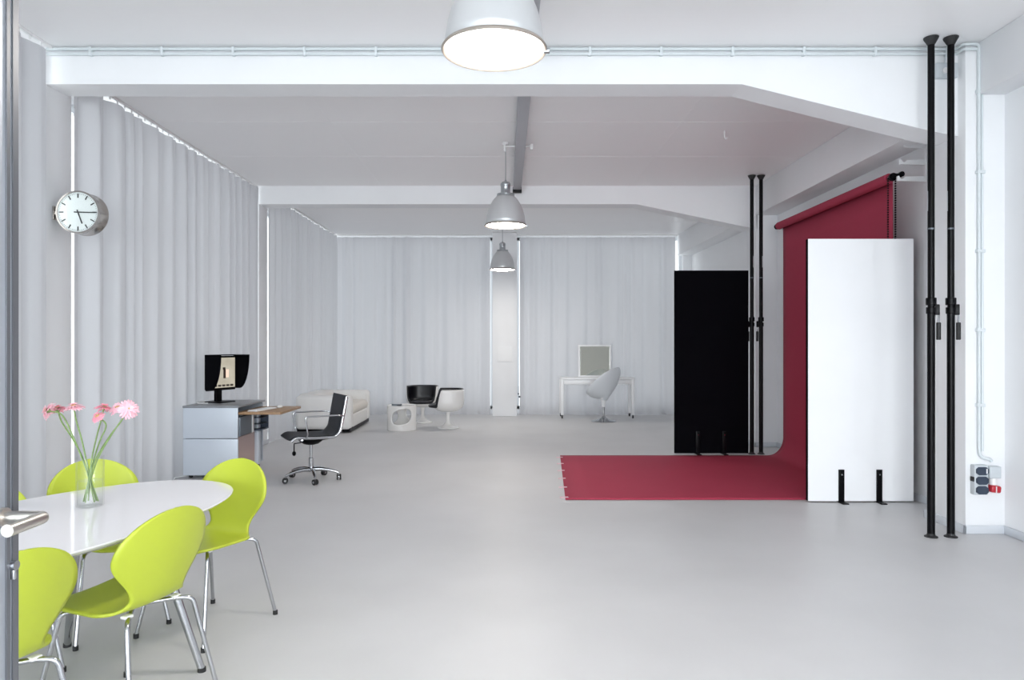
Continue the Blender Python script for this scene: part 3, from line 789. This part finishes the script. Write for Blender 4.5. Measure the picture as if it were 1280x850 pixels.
# ------------------------------------------------------------------ small things on the far pillar
pp = MB().box(-.165, .135, 13.955, 13.968, 1.085, 1.385, .002)
tag(pp.build('notice_sheet', M['paper']), 'blank white square sheet fixed on the slim far pillar', 'notice')
t = thing('chain_winder', 'tiny dark chain winder hanging right of the slim far pillar', 'winder', (.255, 13.93, .40))
MB().tube([(0, 0, .0), (.0, 0, .2)], .005, 8).build('chain', M['alu'], t); MB().sphere((0, 0, .05), .018).sphere((.02, 0, -.01), .022).build('weight', M['drawer'], t)

# ------------------------------------------------------------------ foam boards on brackets
def board(loc, front, label, matf, mb_, edge, brk_label=None):
    t = thing('foam_board', label, 'studio panel', loc, group='tall studio foam boards')
    MB().box(-.48, .48, -.025, -.021, .012, 2.40).build('front_sheet', matf, t, smooth=False)
    MB().box(-.48, .48, -.021, .021, .012, 2.40).build('core', M['blackpanel'], t, smooth=False)
    MB().box(-.48, .48, .021, .025, .012, 2.40).build('back_sheet', mb_, t, smooth=False)
    for x in (-.18, .165):
        br = MB().box(x-.026, x+.026, -.036, -.025, .0, .30, .002).box(x-.028, x+.028, -.12, -.025, .0, .010, .002).box(x-.026, x+.026, .025, .20, 0, .01, .002).box(x-.026, x+.026, .025, .034, 0, .25, .002).box(x-.02, x+.02, -.03, .03, .0, .0115).build('bracket', M['black'], t)
        MB().cyl((x+.002, -.039, .255), .007, .004, 12, 'Y').build('screw', M['chrome'], br)
    return t
board((3.235, 6.435, 0), None, 'tall white foam board standing on two black brackets', M['whitepanel'], M['blackpanel'], None)
board((2.69, 9.215, 0), None, 'tall black foam board standing behind the crimson paper', M['blackpanel'], M['whitepanel'], None)
# ------------------------------------------------------------------ telescopic poles
def pole(loc, zc, rz, label, first=None):
    t = thing('telescopic_pole', label, 'pole', loc, rz=rz, group='black floor to ceiling poles')
    MB().lathe([(.046, 0), (.046, .006), (.030, .014), (.026, .03)], n=32, cap0=True, cap1=True).build('foot', M['rubber'], t)
    MB().cyl((0, 0, .02), .0265, 1.68).build('lower_tube', M['black'], t)
    MB().cyl((0, 0, 1.70), .0235, zc-1.74).build('upper_tube', M['black'], t)
    MB().lathe([(.0235, zc-.06), (.032, zc-.045), (.05, zc-.012), (.052, zc-.003), (.0, zc-.003)], n=32, cap0=True).build('ceiling_pad', M['rubber'], t)
    cl = MB().cyl((0, 0, 1.67), .034, .05, bev=.004).cyl((0, 0, 1.735), .036, .055, bev=.004).box(.02, .055, -.02, .02, 1.66, 1.74, .006).build('clamp', M['black'], t)
    MB().tube([(.05, 0, 1.68), (.048, 0, 1.60)], .007, 8).build('lever', M['chrome'], cl)
    MB().cyl((.048, 0, 1.475), .016, .13, 16, bev=.004).build('grip', M['rubber'], cl)
    MB().cyl((0, 0, 2.30), .0245, .012).build('ring', M['drawer'], t)
    st = MB()
    st.grid(lambda u, v: (-.0242*math.cos((u-.5)*1.2), .0242*math.sin((u-.5)*1.2), 2.44+v*.15), 6, 2)
    st.build('sticker', M['greyplastic'], t)
    return t
pole((3.185, 5.27, 0), ZC1, -.5, 'left pole of the tall near pair by the right column')
pole((3.333, 5.27, 0), ZC1, -.5, 'right pole of the tall near pair by the right column')
pole((3.225, 9.22, 0), ZC2, 2.5, 'left pole of the far pair, next to the black board')
pole((3.345, 9.22, 0), ZC2, 2.5, 'right pole of the far pair, next to the crimson paper')

# ------------------------------------------------------------------ crimson paper backdrop
t = thing('paper_backdrop', 'crimson paper backdrop hanging from a roll and sweeping over the floor', 'backdrop', (3.53, 7.78, 0))
y0, y1 = 6.50-7.78, 9.07-7.78
path = [(.045, 2.965), (.047, 2.5), (.047, 1.6), (.047, .8), (.047, .24)]
for k in range(1, 13):
    a = k/12*PI/2; path.append((.047-.20*(1-math.cos(a)), .24-.235*math.sin(a)))
path += [(-.3, .005), (-.6, .005), (-1.2, .005), (-1.8, .005), (-2.4, .005), (-2.9, .005)]
def pfb(u, v):
    x = u*(len(path)-1); i = min(int(x), len(path)-2); f = x-i
    X = path[i][0]*(1-f)+path[i+1][0]*f; Z = path[i][1]*(1-f)+path[i+1][1]*f
    if u > .8: 
        k = (u-.8)/.2; X += (-.078+.15*v)*k
    return (X, y0+(y1-y0)*v, Z+.0)
m = MB(); m.grid(pfb, len(path)*2-1, 24)
m.build('paper_sheet', M['magenta'], t, solid=.0012)
MB().cyl((0, y0-.02, 2.965), .047, y1-y0+.04, 40, 'Y').build('paper_roll', M['magenta'], t)
for yy, s in ((y0-.02, -1), (y1+.02, 1)):
    MB().cyl((0, min(yy, yy+s*.05), 2.965), .030, .05, 24, 'Y').build('end_plug', M['chrome' if s < 0 else 'black'], t)
    MB().cyl((0, min(yy+s*.05, yy+s*.075), 2.965), .036, .025, 24, 'Y').build('drive_wheel', M['black'], t)
MB().box(-.02, .06, y0-.12, y0-.095, 2.955, 2.99, .004).cyl((.065, y0-.12, 2.985), .024, .03, 20, 'Y').build('clamp', M['black'], t)
ch = MB()
for off, zb in ((-.034, .55), (.034, .55)):
    n = 200
    for k in range(110):
        z = 2.955-k*.022
        ch.box(off-.006, off+.006, y0-.063-.006, y0-.063+.006, z-.008, z+.004)
    ch.tube([(off, y0-.063, 2.965), (off, y0-.063, .55)], .0025, 6)
c_ = ch.build('bead_chain', M['black'], t, smooth=False)
for k in range(6):
    v = .04+k*.18; y = y0+(y1-y0)*v; x = -2.9-.078+.15*v
    MB().box(x-.05, x+.03, y-.02, y+.02, .001, .0075).build('tape_tab', M['tape'], t, smooth=False)

def hooks(y, label, arms=3):
    t = thing('roll_bracket', label, 'bracket', (3.8, y, 2.9), group='white wall brackets for paper rolls')
    MB().box(-.012, 0, -.025, .025, -.0, .12+.113*(arms), .003).build('plate', M['lacq'], t)
    for z, L in ((.03, .26), (.18, .24), (.33, .20))[:arms]:
        MB().prism([(-.01, z-.018), (-L, z-.012), (-L, z+.03), (-L+.015, z+.034), (-L+.03, z+.008), (-L+.055, z+.008), (-L+.065, z+.026), (-.01, z+.030)], 'Y', -.009, .009).build('arm', M['lacq'], t, smooth=False)
hooks(6.37, 'near white three arm bracket on the right wall, at roll end')
hooks(9.17, 'far white single arm bracket on the right wall behind crimson roll', 1)

# ------------------------------------------------------------------ light
W = bpy.data.worlds.new('overcast_sky'); SC.world = W; W.use_nodes = True
bg = W.node_tree.nodes['Background']; bg.inputs[0].default_value = (.94, .965, 1.0, 1); bg.inputs[1].default_value = 1.2
def fill_light(name, loc, rot, sx, sy, power, col=(.93, .96, 1)):
    l = bpy.data.lights.new(name, 'AREA'); l.shape = 'RECTANGLE'; l.size = sx; l.size_y = sy; l.energy = power; l.color = col
    o = bpy.data.objects.new(name, l); COL.objects.link(o); o.location = loc; o.rotation_euler = rot; return o
# daylight is an area light added at the unseen window for camera-facing surfaces

fill_light('front_fill', ((XL+XR)/2, YF+.02, 1.85), (PI/2, 0, 0), 6.9, 3.0, 425)
cam = bpy.data.cameras.new('camera'); co = bpy.data.objects.new('camera', cam); COL.objects.link(co)
co.location = (0, 0, 1.45); co.rotation_euler = (PI/2, 0, 0)
cam.sensor_width = 36; cam.lens = 880/1280*36; cam.shift_x = 8/1280; cam.shift_y = 4/1280; cam.clip_start = .05
SC.camera = co
vs_ = SC.view_settings; vs_.view_transform = 'Standard'; vs_.look = 'None'; vs_.gamma = 1; vs_.exposure = 0.93; vs_.use_curve_mapping = False
cy = SC.cycles
cy.max_bounces = 12; cy.diffuse_bounces = 7; cy.glossy_bounces = 4; cy.transparent_max_bounces = 12; cy.transmission_bounces = 6
cy.use_denoising = True; cy.sample_clamp_indirect = 6; cy.caustics_reflective = False; cy.caustics_refractive = False
